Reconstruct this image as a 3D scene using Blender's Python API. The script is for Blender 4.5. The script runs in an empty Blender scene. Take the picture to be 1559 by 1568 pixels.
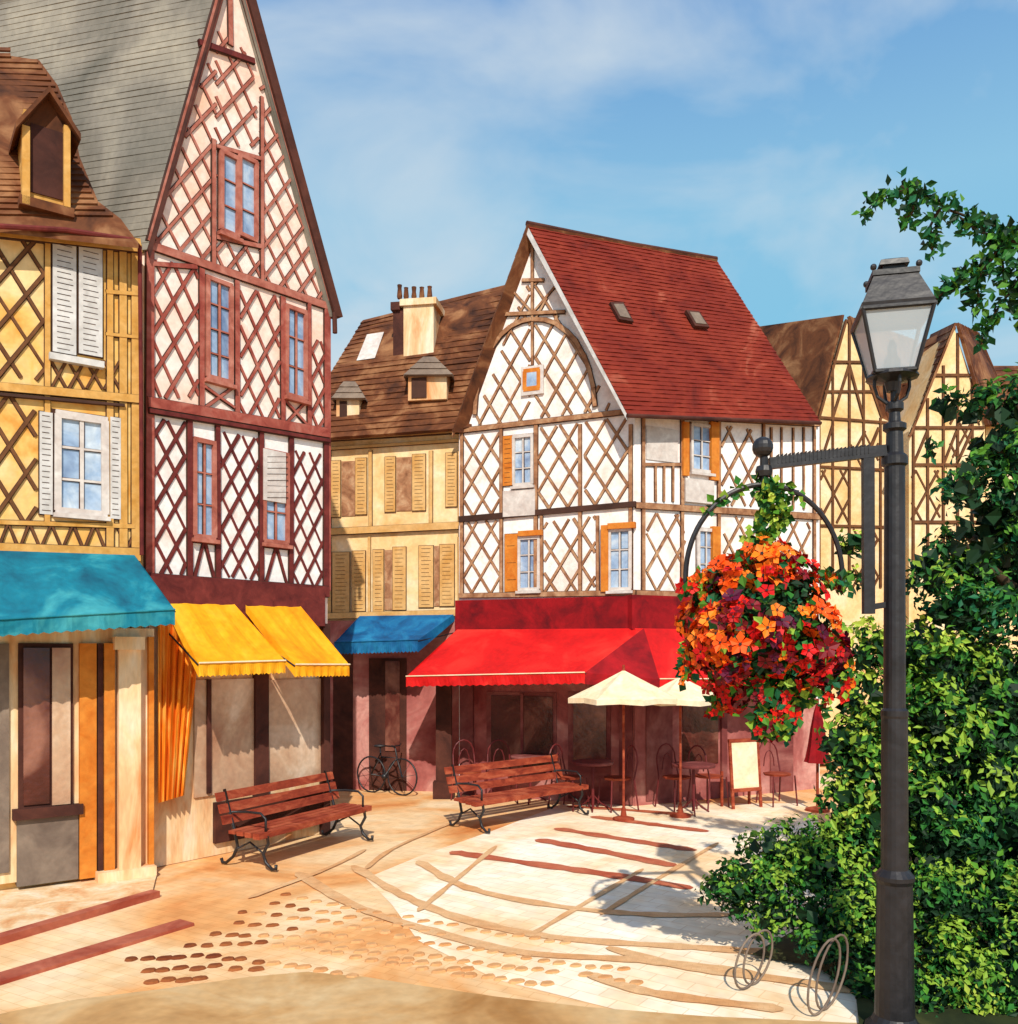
import bpy, math, random
from mathutils import Vector
random.seed(7)
R=random.random
def U(a,b): return a+(b-a)*random.random()
F=1350.0; CX=779.5; HZ=1000.0; H=2.6
def P(px,py,Y): return Vector(((px-CX)/F*Y, Y, H+(HZ-py)/F*Y))
def G(px,py,z=0.0):
    Y=(H-z)*F/(py-HZ); return Vector(((px-CX)/F*Y,Y,z))
def lin(c):
    return tuple(((x/255)/12.92 if x/255<=.04045 else ((x/255+.055)/1.055)**2.4) for x in c)
# ------------------------------------------------------------ materials
def mat(name,cols,scale=1.2,rough=.85,bump=.15,fine=14,k=.85,lo=.3,hi=.7,metal=0,spec=.3,stretch=None,attr=False,slabs=None):
    m=bpy.data.materials.new(name); m.use_nodes=True
    nt=m.node_tree; N=nt.nodes; L=nt.links
    b=N['Principled BSDF']; b.inputs['Roughness'].default_value=rough; b.inputs['Metallic'].default_value=metal
    b.inputs['Specular IOR Level'].default_value=spec
    g=N.new('ShaderNodeNewGeometry'); vec=g.outputs['Position']; raw=vec
    if stretch:
        mp=N.new('ShaderNodeMapping'); mp.inputs['Scale'].default_value=stretch
        L.new(vec,mp.inputs[0]); vec=mp.outputs[0]
    if attr:
        a=N.new('ShaderNodeAttribute'); a.attribute_name='Col'; L.new(a.outputs['Color'],b.inputs['Base Color']); return m
    n1=N.new('ShaderNodeTexNoise'); n1.inputs['Scale'].default_value=scale; n1.inputs['Detail'].default_value=4
    n1.inputs['Roughness'].default_value=.6; n1.inputs['Distortion'].default_value=.8
    L.new(vec,n1.inputs['Vector'])
    n2=N.new('ShaderNodeTexNoise'); n2.inputs['Scale'].default_value=fine; n2.inputs['Detail'].default_value=2
    L.new(vec,n2.inputs['Vector'])
    r=N.new('ShaderNodeValToRGB'); e=r.color_ramp.elements
    n=len(cols)
    while len(e)<n: e.new(.5)
    for i,c in enumerate(cols):
        e[i].position=lo+(hi-lo)*(i/(n-1) if n>1 else 0)
        l=lin(c); e[i].color=(l[0]*k,l[1]*k,l[2]*k,1)
    L.new(n1.outputs['Fac'],r.inputs[0]); col=r.outputs[0]
    mr=N.new('ShaderNodeMapRange'); mr.inputs[1].default_value=.3; mr.inputs[2].default_value=.7
    mr.inputs[3].default_value=.90; mr.inputs[4].default_value=1.07
    L.new(n2.outputs['Fac'],mr.inputs[0])
    vm=N.new('ShaderNodeVectorMath'); vm.operation='SCALE'
    L.new(col,vm.inputs[0]); L.new(mr.outputs[0],vm.inputs['Scale']); out=vm.outputs[0]
    hgt=n2.outputs['Fac']
    if slabs:
        mp2=N.new('ShaderNodeMapping'); mp2.inputs['Rotation'].default_value=(0,0,slabs[1]); L.new(raw,mp2.inputs[0])
        bt=N.new('ShaderNodeTexBrick'); bt.inputs['Scale'].default_value=slabs[0]; bt.inputs['Mortar Size'].default_value=.010; bt.inputs['Mortar Smooth'].default_value=.5
        bt.inputs['Color1'].default_value=(1,1,1,1); bt.inputs['Color2'].default_value=(.92,.89,.86,1); bt.inputs['Mortar'].default_value=slabs[2]; bt.inputs['Bias'].default_value=-.2
        L.new(mp2.outputs[0],bt.inputs['Vector'])
        v2=N.new('ShaderNodeVectorMath'); v2.operation='MULTIPLY'; L.new(out,v2.inputs[0]); L.new(bt.outputs['Color'],v2.inputs[1]); out=v2.outputs[0]
    L.new(out,b.inputs['Base Color'])
    if bump:
        bp=N.new('ShaderNodeBump'); bp.inputs['Strength'].default_value=bump; bp.inputs['Distance'].default_value=.03
        L.new(hgt,bp.inputs['Height']); L.new(bp.outputs[0],b.inputs['Normal'])
    return m
INK=mat('ink_dark_edge',[(54,34,26),(88,56,44)],k=.9)
M_ochre=mat('ochre_plaster',[(226,156,66),(244,194,110),(250,216,158)],scale=1.6,k=.9)
M_tim_br=mat('brown_timber',[(92,56,30),(130,84,50)],scale=5)
M_tim_och=mat('ochre_timber',[(206,148,66),(232,182,106)],scale=5)
M_white=mat('white_plaster',[(240,218,206),(252,244,240),(255,252,252)],scale=1.4,k=.95)
M_pink=mat('rosy_plaster',[(248,196,168),(252,224,208),(254,244,238)],scale=.9,k=.97)
M_tim_red=mat('red_timber',[(140,56,46),(172,86,72),(192,118,102)],scale=4)
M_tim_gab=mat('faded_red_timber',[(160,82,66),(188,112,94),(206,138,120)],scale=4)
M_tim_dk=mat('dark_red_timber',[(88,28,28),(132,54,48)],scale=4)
M_tim_ok=mat('oak_timber',[(134,88,60),(176,126,90),(206,166,128)],scale=5)
M_cream=mat('cream_plaster',[(236,186,120),(248,214,158),(252,232,198)],scale=1.3,k=.9)
M_slate=mat('slate_roof_grey',[(112,108,98),(146,138,126),(180,170,152)],scale=.7,k=.72,stretch=(1,1,.5))
M_broof=mat('brown_tile_roof',[(60,30,16),(122,70,38),(178,126,84)],scale=1.5,k=.75)
M_rroof=mat('red_tile_roof',[(84,18,8),(134,38,20),(152,52,30),(196,110,84)],scale=1.0,k=.74,lo=.25,hi=.78)
M_teal=mat('teal_canvas',[(0,86,112),(4,126,150),(70,172,182)],scale=1.6,k=.8,rough=.75)
M_yel=mat('yellow_canvas',[(232,140,0),(248,168,8),(252,188,40)],scale=1.6,k=.9,rough=.75)
M_orange=mat('orange_canvas',[(224,100,10),(244,150,30),(248,196,96)],scale=2.5,k=.95,stretch=(3,3,.5))
M_blue=mat('blue_canvas',[(0,62,108),(0,94,150),(30,130,180)],scale=2,k=.85,rough=.75)
M_red=mat('red_canvas',[(196,8,12),(224,18,18),(238,56,44)],scale=1.1,k=.85,rough=.75)
M_dred=mat('dark_red_fascia',[(96,0,14),(150,4,18),(184,14,26)],scale=1.6,k=.78)
M_mar=mat('maroon_wall',[(84,28,30),(128,62,60),(176,116,108)],scale=.8,k=.85)
M_marp=mat('pink_stone_wall',[(132,56,56),(176,104,98),(222,170,158)],scale=.9,k=.9)
M_dkbr=mat('dark_brown_door',[(58,28,22),(98,54,42)],scale=2)
M_shopc=mat('shop_cream_stone',[(220,150,92),(240,204,156),(250,234,206)],scale=1.4,stretch=(2,2,.5),k=.92)
M_shopg=mat('shop_grey_panel',[(110,94,84),(150,132,116)],scale=2)
M_shopw=mat('shop_window_pane',[(168,120,92),(200,166,136),(232,212,188)],scale=1.0,rough=.25,spec=.5,k=.95)
M_bwin=mat('shop_dark_glass',[(50,16,14),(96,46,38),(160,108,90)],scale=1.0,rough=.2,spec=.5)
M_glass=mat('window_glass',[(116,138,178),(166,192,224),(222,234,244)],scale=1.8,rough=.12,bump=0,spec=.6,k=.85)  # pale blues put the reflected sky into the pane colour
M_frame=mat('white_window_frame',[(206,192,184),(236,230,224)],scale=4)
M_shut=mat('pale_shutter',[(200,196,192),(232,230,228)],scale=3)
M_oshut=mat('orange_shutter',[(206,110,24),(232,150,60)],scale=3)
M_tshut=mat('tan_shutter',[(210,156,84),(234,194,132)],scale=2)
M_iron=mat('painted_iron',[(22,20,24),(44,42,46)],scale=6,rough=.45,spec=.5)
M_wood=mat('red_bench_wood',[(122,40,22),(160,66,40),(192,100,66)],scale=3,stretch=(1,1,3))
M_umb=mat('parasol_canvas',[(242,212,166),(250,232,202)],scale=3,k=.95)
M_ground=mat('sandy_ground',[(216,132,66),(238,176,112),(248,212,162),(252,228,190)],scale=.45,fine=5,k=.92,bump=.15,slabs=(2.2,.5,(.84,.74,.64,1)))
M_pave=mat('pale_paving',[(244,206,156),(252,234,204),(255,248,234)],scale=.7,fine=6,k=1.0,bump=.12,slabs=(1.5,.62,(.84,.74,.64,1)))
M_brick=mat('brick_band',[(186,84,54),(214,128,92)],scale=1.5,fine=12,slabs=(5,.3,(.75,.65,.6,1)))
M_tan=mat('tan_band',[(228,166,108),(244,204,154)],scale=1.2,fine=12,slabs=(6,.3,(.8,.7,.6,1)))
M_cob=mat('cobble_brown',[(118,54,22),(180,108,58)],scale=1.2)
M_cobl=mat('cobble_tan',[(206,140,84),(232,182,128)],scale=1.5)
M_road=mat('shaded_tan_road',[(182,130,72),(216,170,112),(232,200,150)],scale=.9,fine=9,k=.82)
M_kerb=mat('red_kerb_stone',[(160,66,46),(204,120,92)],scale=2)
M_leaf=mat('leaves',[],attr=True,rough=.6,spec=.25)
M_petal=mat('petals',[],attr=True,rough=.6)
M_bark=mat('bark',[(50,40,26),(86,66,44)],scale=6)
M_soil=mat('planted_earth',[(26,38,14),(54,62,26),(86,84,44)],scale=1.5,k=.8)
M_lg=bpy.data.materials.new('lantern_glass'); M_lg.use_nodes=True
_b=M_lg.node_tree.nodes['Principled BSDF']; _b.inputs['Base Color'].default_value=(.70,.80,.88,1); _b.inputs['Alpha'].default_value=.5; _b.inputs['Roughness'].default_value=.15
# ------------------------------------------------------------ mesh builder
class MB:
    def __init__(s): s.v=[]; s.f=[]; s.c=[]
    def poly(s,pts,c=None):
        i=len(s.v); s.v+= [tuple(p) for p in pts]; s.f.append(tuple(range(i,i+len(pts)))); s.c.append(c)
    def prism(s,a,b):
        n=len(a); i=len(s.v); s.v+=[tuple(p) for p in a]+[tuple(p) for p in b]
        s.f.append(tuple(range(i,i+n))); s.f.append(tuple(range(i+2*n-1,i+n-1,-1)))
        for k in range(n):
            k2=(k+1)%n; s.f.append((i+k,i+n+k,i+n+k2,i+k2))
        s.c+= [None]*(n+2)
    def box(s,x0,y0,z0,x1,y1,z1,T=None):
        a=[Vector((x0,y0,z0)),Vector((x1,y0,z0)),Vector((x1,y1,z0)),Vector((x0,y1,z0))]
        b=[p+Vector((0,0,z1-z0)) for p in a]
        if T: a=[T(p) for p in a]; b=[T(p) for p in b]
        s.prism(a,b)
    def tube(s,pts,r,n=8,closed=False):
        pts=[Vector(p) for p in pts]; m=len(pts)
        rs=r if isinstance(r,(list,tuple)) else [r]*m
        base=len(s.v); up=None
        for i,p in enumerate(pts):
            if closed: t=pts[(i+1)%m]-pts[i-1]
            else: t=pts[min(i+1,m-1)]-pts[max(i-1,0)]
            t=t.normalized() if t.length>1e-9 else Vector((0,0,1))
            if up is None:
                up=Vector((0,0,1)) if abs(t.z)<.9 else Vector((1,0,0))
            a=(up-t*up.dot(t))
            if a.length<1e-6: a=t.orthogonal()
            a.normalize(); up=a; b=t.cross(a)
            for k in range(n):
                an=2*math.pi*k/n
                s.v.append(tuple(p+a*math.cos(an)*rs[i]+b*math.sin(an)*rs[i]))
        for i in range(m if closed else m-1):
            j=(i+1)%m
            for k in range(n):
                k2=(k+1)%n
                s.f.append((base+i*n+k,base+i*n+k2,base+j*n+k2,base+j*n+k)); s.c.append(None)
        if not closed:
            s.f.append(tuple(base+k for k in range(n))); s.f.append(tuple(base+(m-1)*n+k for k in range(n))); s.c+=[None]*2
    def lathe(s,c,prof,n=24,rot=0):
        base=len(s.v); c=Vector(c)
        for r,z in prof:
            for k in range(n):
                an=rot+2*math.pi*k/n; s.v.append((c.x+r*math.cos(an),c.y+r*math.sin(an),z))
        for i in range(len(prof)-1):
            for k in range(n):
                k2=(k+1)%n; s.f.append((base+i*n+k,base+i*n+k2,base+(i+1)*n+k2,base+(i+1)*n+k)); s.c.append(None)
        s.f.append(tuple(base+k for k in range(n))[::-1]); s.f.append(tuple(base+(len(prof)-1)*n+k for k in range(n))); s.c+=[None]*2
    def ball(s,c,r,nu=14,nv=9):
        c=Vector(c); rr=r if isinstance(r,(tuple,list)) else (r,r,r)
        base=len(s.v)
        for j in range(nv+1):
            th=math.pi*j/nv
            for k in range(nu):
                an=2*math.pi*k/nu
                s.v.append((c.x+rr[0]*math.sin(th)*math.cos(an),c.y+rr[1]*math.sin(th)*math.sin(an),c.z+rr[2]*math.cos(th)))
        for j in range(nv):
            for k in range(nu):
                k2=(k+1)%nu; s.f.append((base+j*nu+k,base+(j+1)*nu+k,base+(j+1)*nu+k2,base+j*nu+k2)); s.c.append(None)
    def obj(s,name,m,parent=None,smooth=False,col=False):
        if not s.v: return None
        me=bpy.data.meshes.new(name); me.from_pydata(s.v,[],s.f); me.materials.append(m)
        if col:
            ca=me.color_attributes.new('Col','FLOAT_COLOR','CORNER')
            buf=[]
            for f,c in zip(s.f,s.c): buf+=[c[0],c[1],c[2],1.0]*len(f)
            ca.data.foreach_set('color',buf)
        if smooth: me.polygons.foreach_set('use_smooth',[True]*len(me.polygons))
        me.update()
        o=bpy.data.objects.new(name,me); bpy.context.collection.objects.link(o)
        if parent: o.parent=parent
        return o
def empty(name):
    e=bpy.data.objects.new(name,None); bpy.context.collection.objects.link(e); return e
# ------------------------------------------------------------ facade
class Fac:
    def __init__(s,pa,Ya,pb,Yb):
        s.A=Vector(((pa-CX)/F*Ya,Ya)); s.B=Vector(((pb-CX)/F*Yb,Yb)); s.u=(s.B-s.A).normalized()
        s.n=Vector((s.u.y,-s.u.x)); 
        if s.n.dot(-s.A)<0: s.n=-s.n
    def sz(s,px,py,d=0.0):
        k=(px-CX)/F; A=s.A+s.n*d
        Y=(A.x*s.u.y-A.y*s.u.x)/(k*s.u.y-s.u.x)
        t=(Vector((k*Y,Y))-A).dot(s.u)
        return (t,H+(HZ-py)/F*Y)
    def w(s,t,z,d=0.0):
        p=s.A+s.u*t+s.n*d; return Vector((p.x,p.y,z))
    def pt(s,px,py,d=0.0):
        t,z=s.sz(px,py,d); return s.w(t,z,d)
    def rect(s,mb,t0,z0,t1,z1,d0,d1):
        a=[s.w(t0,z0,d0),s.w(t1,z0,d0),s.w(t1,z1,d0),s.w(t0,z1,d0)]
        b=[s.w(t0,z0,d1),s.w(t1,z0,d1),s.w(t1,z1,d1),s.w(t0,z1,d1)]
        mb.prism(b,a)
    def prect(s,mb,x0,y0,x1,y1,d0,d1):
        a=s.sz(x0,y0,d1); b=s.sz(x1,y1,d1); a2=s.sz(x0,y1,d1); b2=s.sz(x1,y0,d1)
        zt=(a[1]+b2[1])/2; zb=(b[1]+a2[1])/2
        s.rect(mb,a[0],max(zb,-.05),b[0],zt,d0,d1)
    def pquad(s,mb,pts,d0,d1):
        q=[s.sz(x,y,d1) for x,y in pts]
        mb.prism([s.w(t,z,d1) for t,z in q],[s.w(t,z,d0) for t,z in q])
    def beam(s,mb,ink,p,q,w,d=.025,jit=.005):
        p=Vector(p)+Vector((U(-jit,jit),U(-jit,jit))); q=Vector(q)+Vector((U(-jit,jit),U(-jit,jit)))
        v=q-p
        if v.length<.03: return
        v.normalize(); nn=Vector((-v.y,v.x))
        d=d+U(0,.006); w1=w*U(.85,1.12); w2=w*U(.85,1.12)
        def bx(m,a,b,dd):
            c=[p+nn*a/2,q+nn*b/2,q-nn*b/2,p-nn*a/2]
            m.prism([s.w(x.x,x.y,dd) for x in c],[s.w(x.x,x.y,-.01) for x in c])
        bx(mb,w1,w2,d)
        if ink: bx(ink,w1+U(.008,.022),w2+U(.008,.022),d-.010-U(0,.003))
    def pbeam(s,mb,ink,x0,y0,x1,y1,w,d=.03):
        s.beam(mb,ink,s.sz(x0,y0),s.sz(x1,y1),w,d)
    def lattice(s,mb,ink,pts,sp,ang,w,d=.014,ang2=None):
        poly=[Vector(s.sz(x,y)) for x,y in pts]; c=sum(poly,Vector((0,0)))/len(poly)
        for sg,aa in ((1,ang),(-1,ang2 or ang)):
            a=math.radians(aa)*sg; D=Vector((math.cos(a),math.sin(a))); Nn=Vector((-D.y,D.x))
            pr=[p.dot(Nn) for p in poly]; x=min(pr)+sp*U(.3,.7)
            while x<max(pr):
                o=Nn*(x+U(-.06,.06)*sp); t0,t1=-99,99
                for i in range(len(poly)):
                    p=poly[i]; q=poly[(i+1)%len(poly)]; e=q-p; m=Vector((-e.y,e.x))
                    if m.dot(c-p)<0: m=-m
                    den=m.dot(D); num=m.dot(p-o)
                    if abs(den)<1e-9:
                        if num>0: t1=-100
                        continue
                    if den>0: t0=max(t0,num/den)
                    else: t1=min(t1,num/den)
                if t1-t0>.06: s.beam(mb,ink,o+D*t0,o+D*t1,w,d+(.008 if sg>0 else 0),jit=.01)
                x+=sp
def window(f,par,x0,y0,x1,y1,cols=2,rows=3,frame=None,d=.012,fw=.035,glass=None,sill=True,acc=None):
    g,fr,ik=acc
    a=f.sz(x0,y0); b=f.sz(x1,y1); zt=(a[1]+f.sz(x1,y0)[1])/2; zb=(b[1]+f.sz(x0,y1)[1])/2
    t0,t1=a[0],b[0]
    f.rect(g,t0,zb,t1,zt,-.01,d)
    f.rect(ik,t0-fw-.010,zb-fw-.010,t1+fw+.010,zt+fw+.010,-.01,d-.006)
    for (p,q,ww) in (((t0,zb),(t0,zt),fw*1.5),((t1,zb),(t1,zt),fw*1.5),((t0-fw/2,zt),(t1+fw/2,zt),fw*1.6),((t0-fw/2,zb),(t1+fw/2,zb),fw*1.6)):
        f.beam(fr,None,p,q,ww,.05,.003)
    for i in range(1,cols):
        t=t0+(t1-t0)*i/cols
        f.beam(ik,None,(t,zb),(t,zt),fw*.9+.014,.022,.003); f.beam(fr,None,(t,zb),(t,zt),fw*.8,.034,.003)
    for j in range(1,rows):
        z=zb+(zt-zb)*j/rows
        f.beam(ik,None,(t0,z),(t1,z),fw*.5+.012,.020,.003); f.beam(fr,None,(t0,z),(t1,z),fw*.5,.030,.003)
    if sill: f.rect(fr,t0-.05,zb-.08,t1+.05,zb-.033,-.01,.09)
def shutter(f,x0,y0,x1,y1,mb,ik,n=12,d=.035):
    a=f.sz(x0,y0); b=f.sz(x1,y1); zt=(a[1]+f.sz(x1,y0)[1])/2; zb=(b[1]+f.sz(x0,y1)[1])/2
    f.rect(mb,a[0],zb,b[0],zt,-.01,d); f.rect(ik,a[0]-.010,zb-.010,b[0]+.010,zt+.010,-.01,d-.01)
    w=b[0]-a[0]
    for i in range(n):
        z=zb+(zt-zb)*(i+.7)/(n+.4)
        f.rect(ik,a[0]+w*.18,z-.003,b[0]-w*.15*U(.8,2),z+.003,0,d+.003+U(0,.002))
def roof(mb,p00,p10,p11,p01,rows=20,th=.05,lift=.018,seg=10,wob=.012):
    nrm=(p10-p00).cross(p01-p00).normalized()
    if nrm.z<0: nrm=-nrm
    def q(u,v): return p00*(1-u)*(1-v)+p10*u*(1-v)+p11*u*v+p01*(1-u)*v
    for j in range(rows):
        v0=j/rows; v1=(j+1)/rows
        off=[U(-wob,wob) for _ in range(seg+1)]
        for i in range(seg):
            u0=i/seg;u1=(i+1)/seg
            a=q(u0,v0)+nrm*(lift+off[i]*.5); b=q(u1,v0)+nrm*(lift+off[i+1]*.5); c=q(u1,v1); d=q(u0,v1)
            mb.poly([a,b,c,d]); mb.poly([q(u0,v0)-nrm*.002,q(u1,v0)-nrm*.002,b,a])
    t=nrm*-th; e=nrm*-.003
    mb.prism([p00+e,p10+e,p11+e,p01+e],[p00+t,p10+t,p11+t,p01+t])
def awning(f,par,name,tl,tr,bl,br,d,m,val=.18,d0=.06,scal=True,edge=None):
    T0=f.pt(*tl,d0);T1=f.pt(*tr,d0);B0=f.pt(*bl,d);B1=f.pt(*br,d)
    mb=MB(); nu,nv=24,8
    def q(u,v):
        p=T0*(1-u)*(1-v)+T1*u*(1-v)+B1*u*v+B0*(1-u)*v
        p=p.copy(); p.z-= .04*math.sin(math.pi*v)*(1+.4*math.sin(u*17)+.15*math.sin(u*41)); return p
    for i in range(nu):
        for j in range(nv):
            mb.poly([q(i/nu,j/nv),q((i+1)/nu,j/nv),q((i+1)/nu,(j+1)/nv),q(i/nu,(j+1)/nv)])
    n=Vector((f.n.x,f.n.y,0))
    m2=MB()
    for i in range(nu*2):
        u0=i/nu/2;u1=(i+1)/nu/2
        a=q(u0,1)+n*.004;b=q(u1,1)+n*.004
        w0=val*(1-.12*(i%2)) ; w1=val*(1-.12*((i+1)%2))
        m2.poly([a,b,b-Vector((0,0,w1))+n*.02*math.sin(i+1),a-Vector((0,0,w0))+n*.02*math.sin(i)])
    for (t,b) in ((T0,B0),(T1,B1)):
        m2.poly([t,b,b-Vector((0,0,val)),t-Vector((0,0,val*.6))])
    mb.obj(name,m,par,smooth=True); m2.obj(name+'_valance',m,par)
    e=MB(); e.tube([B0+n*.012+Vector((0,0,.006)),B1+n*.012+Vector((0,0,.006))],.010,6)
    e.obj(name+'_edge_piping',edge or M_frame,par)
    k=MB()
    for (t,b) in ((T0,B0),(T1,B1)):
        k.tube([b-Vector((0,0,.02)),Vector((t.x,t.y,t.z-.35))-n*d0],.012,5)
    k.obj(name+'_arms',M_iron,par)
def body(par,f,pts,back,m,name='walls'):
    mb=MB(); q=[f.sz(*p) for p in pts]
    mb.prism([f.w(t,max(z,-.05)) for t,z in q],[f.w(t,max(z,-.05))+back for t,z in q]); mb.obj(name,m,par)
# ============================================================ HOUSE 1 (ochre)
h=empty('ochre_half_timbered_house')
f=Fac(15,9.6,218,10.4); f1=f
body(h,f,[(-150,326),(214,372),(222,1338),(-150,1420)],Vector((-2.4,3.2,0)),M_ochre)
tb,ik,ot,g,fr,sh=MB(),MB(),MB(),MB(),MB(),MB()
f.lattice(tb,ik,[(-140,340),(72,352),(76,582),(-140,570)],.28,57,.032)
f.lattice(tb,ik,[(-140,602),(52,610),(56,800),(-140,800)],.28,60,.032)
for x in (-140,-30): f.pbeam(ot,ik,x,330,x,842,.08,.03)
for (x,y0,y1,w) in ((72,352,800,.06),(168,370,845,.07),(188,372,845,.08),(208,374,1040,.11)):
    f.pbeam(ot,ik,x,y0,x,y1,w,.03)
f.pbeam(ot,ik,-150,336,214,378,.16,.06); f.pbeam(ot,ik,-150,580,214,612,.10,.05)
f.pbeam(ik,None,-150,592,190,622,.035,.065)
f.pbeam(ot,ik,-150,836,214,850,.14,.05)
for (a,b) in ((448,452),(512,518)): f.pbeam(ot,ik,162,a,212,b,.04,.038)
for x in range(78,160,27):
    f.pbeam(tb,ik,x,553,x+24,596,.022,.02); f.pbeam(tb,ik,x+24,553,x,596,.022,.026)
for x in range(-20,200,33):
    f.pbeam(tb,ik,x,803,x+16,842,.022,.02); f.pbeam(tb,ik,x+32,803,x+16,842,.022,.026)
f.pbeam(ot,ik,-10,800,205,806,.05,.035)
shutter(f,80,372,116,542,sh,ik,20); shutter(f,120,374,156,545,sh,ik,20)
f.prect(sh,76,546,160,556,-.01,.10)
window(f,h,88,640,160,785,2,3,acc=(g,fr,ik),fw=.05)
shutter(f,60,632,80,788,sh,ik,18); shutter(f,168,640,184,795,sh,ik,18)
tb.obj('lattice_timbers',M_tim_br,h); ot.obj('frame_timbers',M_tim_och,h); sh.obj('shutters',M_shut,h)
s1,s2,s3,s4,s5,s6=MB(),MB(),MB(),MB(),MB(),MB()
f.prect(s1,-140,960,236,1346,-.3,.10)
f.prect(s2,28,985,112,1238,0,.13); f.prect(s3,36,992,76,1232,0,.15); f.prect(s6,80,992,108,1232,0,.152)
f.prect(s4,-130,985,14,1345,0,.13)
f.prect(s4,26,1252,120,1352,0,.14)
f.prect(s2,20,1236,128,1252,0,.2)
f.prect(s5,122,985,148,1345,0,.16); f.prect(s2,150,985,158,1345,0,.17); f.prect(s5,160,985,176,1345,0,.2)
f.prect(s1,182,975,216,1345,0,.24); f.prect(s5,228,975,236,1345,0,.18)
f.prect(s1,150,1332,240,1352,0,.3); f.prect(s1,176,975,222,995,0,.28)
s1.obj('shop_pilasters',M_shopc,h); s2.obj('shop_window_frame',M_dkbr,h); s3.obj('shop_window_glass',M_bwin,h); s4.obj('shop_panels',M_shopg,h); s5.obj('shop_orange_panels',M_oshut,h); s6.obj('shop_side_light',M_shopw,h)
g.obj('window_glass',M_glass,h); fr.obj('window_frames',M_frame,h)
awning(f,h,'teal_awning',(-150,838),(206,850),(-150,958),(268,934),.85,M_teal,.17,edge=M_teal)
def dd(py): return .22-(350-py)/265*1.35
rb=MB()
pts=[(212,372),(185,335),(150,308),(122,240),(110,180),(88,130),(60,92),(-150,60),(-150,330)]
q=[f.pt(x,y,dd(y)) for x,y in pts]
rb.prism(q,[p+Vector((0,0,-.06)) for p in q])
for yy in range(76,330,9):
    xr=[(60,92),(88,130),(110,180),(122,240),(150,308),(185,335)]
    xe=185
    for i in range(len(xr)-1):
        if xr[i][1]<=yy<xr[i+1][1]: xe=xr[i][0]+(xr[i+1][0]-xr[i][0])*(yy-xr[i][1])/(xr[i+1][1]-xr[i][1])
    if yy<92: xe=20
    a,b=f.pt(-150,yy,dd(yy)),f.pt(xe-4,yy+4,dd(yy+4)); n=Vector((f.n.x,f.n.y,.5))*.022
    c_,d_=f.pt(-150,yy-7,dd(yy-7)),f.pt(xe-4,yy-3,dd(yy-3))
    rb.poly([a+n,b+n,d_+n*.2,c_+n*.2]); rb.poly([a,b,b+n,a+n])
rb.obj('brown_roof',M_broof,h)
dm,dg,dk,do=MB(),MB(),MB(),MB()
f.prect(do,36,178,108,322,-1.2,.12); f.prect(dg,47,196,98,300,.1,.14); 
f.prect(dk,30,308,114,322,0,.2); 
f.prect(do,34,192,46,312,.1,.2); f.prect(do,98,192,108,318,.1,.2)
a=f.pt(24,196,.28);b=f.pt(76,140,.28);c=f.pt(124,214,.28); bk=Vector((-f.n.x,-f.n.y,0))*1.5
t=Vector((0,0,.07))
dm.prism([a,b,b+t,a+t],[a+bk,b+bk,b+t+bk,a+t+bk]); dm.prism([b,c,c+t,b+t],[b+bk,c+bk,c+t+bk,b+t+bk])
dm.poly([f.pt(34,194,.13),f.pt(76,146,.13),f.pt(110,205,.13)])
dm.obj('dormer_roof',M_broof,h); do.obj('dormer_frame',M_tim_och,h); dg.obj('dormer_opening',M_dkbr,h); dk.obj('dormer_sill',M_broof,h)
gp=MB(); gp.tube([f.pt(-150,338,.27),f.pt(100,352,.27),f.pt(205,368,.27)],.03,8)
gp.tube([f.pt(205,368,.25),f.pt(214,378,.12),f.pt(216,600,.1),f.pt(217,850,.1)],.025,8)
gp.obj('gutter',M_tim_dk,h); ik.obj('dark_joints',INK,h)
# ============================================================ HOUSE 2 (tall red timber gable)
h=empty('tall_gabled_timber_house')
f=Fac(225,10.6,505,12.8); f2=f
back=Vector((-9.0,2.2,0))
AP=(352,-68)
body(h,f,[(225,378),AP,(503,470),(500,1278),(222,1331)],back,M_pink)
lo=MB(); f.pquad(lo,[(225,625),(500,668),(500,905),(222,885)],0,.008); lo.obj('first_floor_plaster',M_white,h)
rt,gt,dt,ik,g,fr,bl=MB(),MB(),MB(),MB(),MB(),MB(),MB()
f.lattice(gt,ik,[(230,372),(330,62),(330,405)],.25,55,.034)
f.lattice(gt,ik,[(330,62),(336,40),(385,90),(396,225),(330,225)],.25,55,.034)
f.lattice(gt,ik,[(398,130),(405,130),(502,462),(398,432)],.25,55,.034)
f.lattice(gt,ik,[(330,366),(398,380),(398,430),(330,404)],.25,55,.034)
f.lattice(rt,ik,[(230,396),(304,412),(304,608),(230,610)],.25,60,.036)
f.lattice(rt,ik,[(367,440),(428,455),(428,650),(367,636)],.25,60,.036)
f.lattice(rt,ik,[(474,520),(497,524),(497,660),(474,655)],.22,60,.034)
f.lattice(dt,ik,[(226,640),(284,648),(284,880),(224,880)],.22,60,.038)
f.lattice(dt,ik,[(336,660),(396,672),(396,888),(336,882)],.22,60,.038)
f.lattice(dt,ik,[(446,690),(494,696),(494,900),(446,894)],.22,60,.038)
f.pbeam(gt,ik,226,376,503,470,.10,.04)
f.pbeam(rt,ik,225,404,300,410,.05,.035)
f.pbeam(dt,ik,303,66,388,96,.06,.045); f.pbeam(gt,ik,350,-60,352,70,.06,.035)
f.pbeam(gt,ik,330,225,398,244,.05,.04); f.pbeam(gt,ik,330,364,398,378,.05,.04)
f.pbeam(gt,ik,326,215,326,405,.05,.04); f.pbeam(gt,ik,400,150,400,430,.05,.04)
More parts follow.
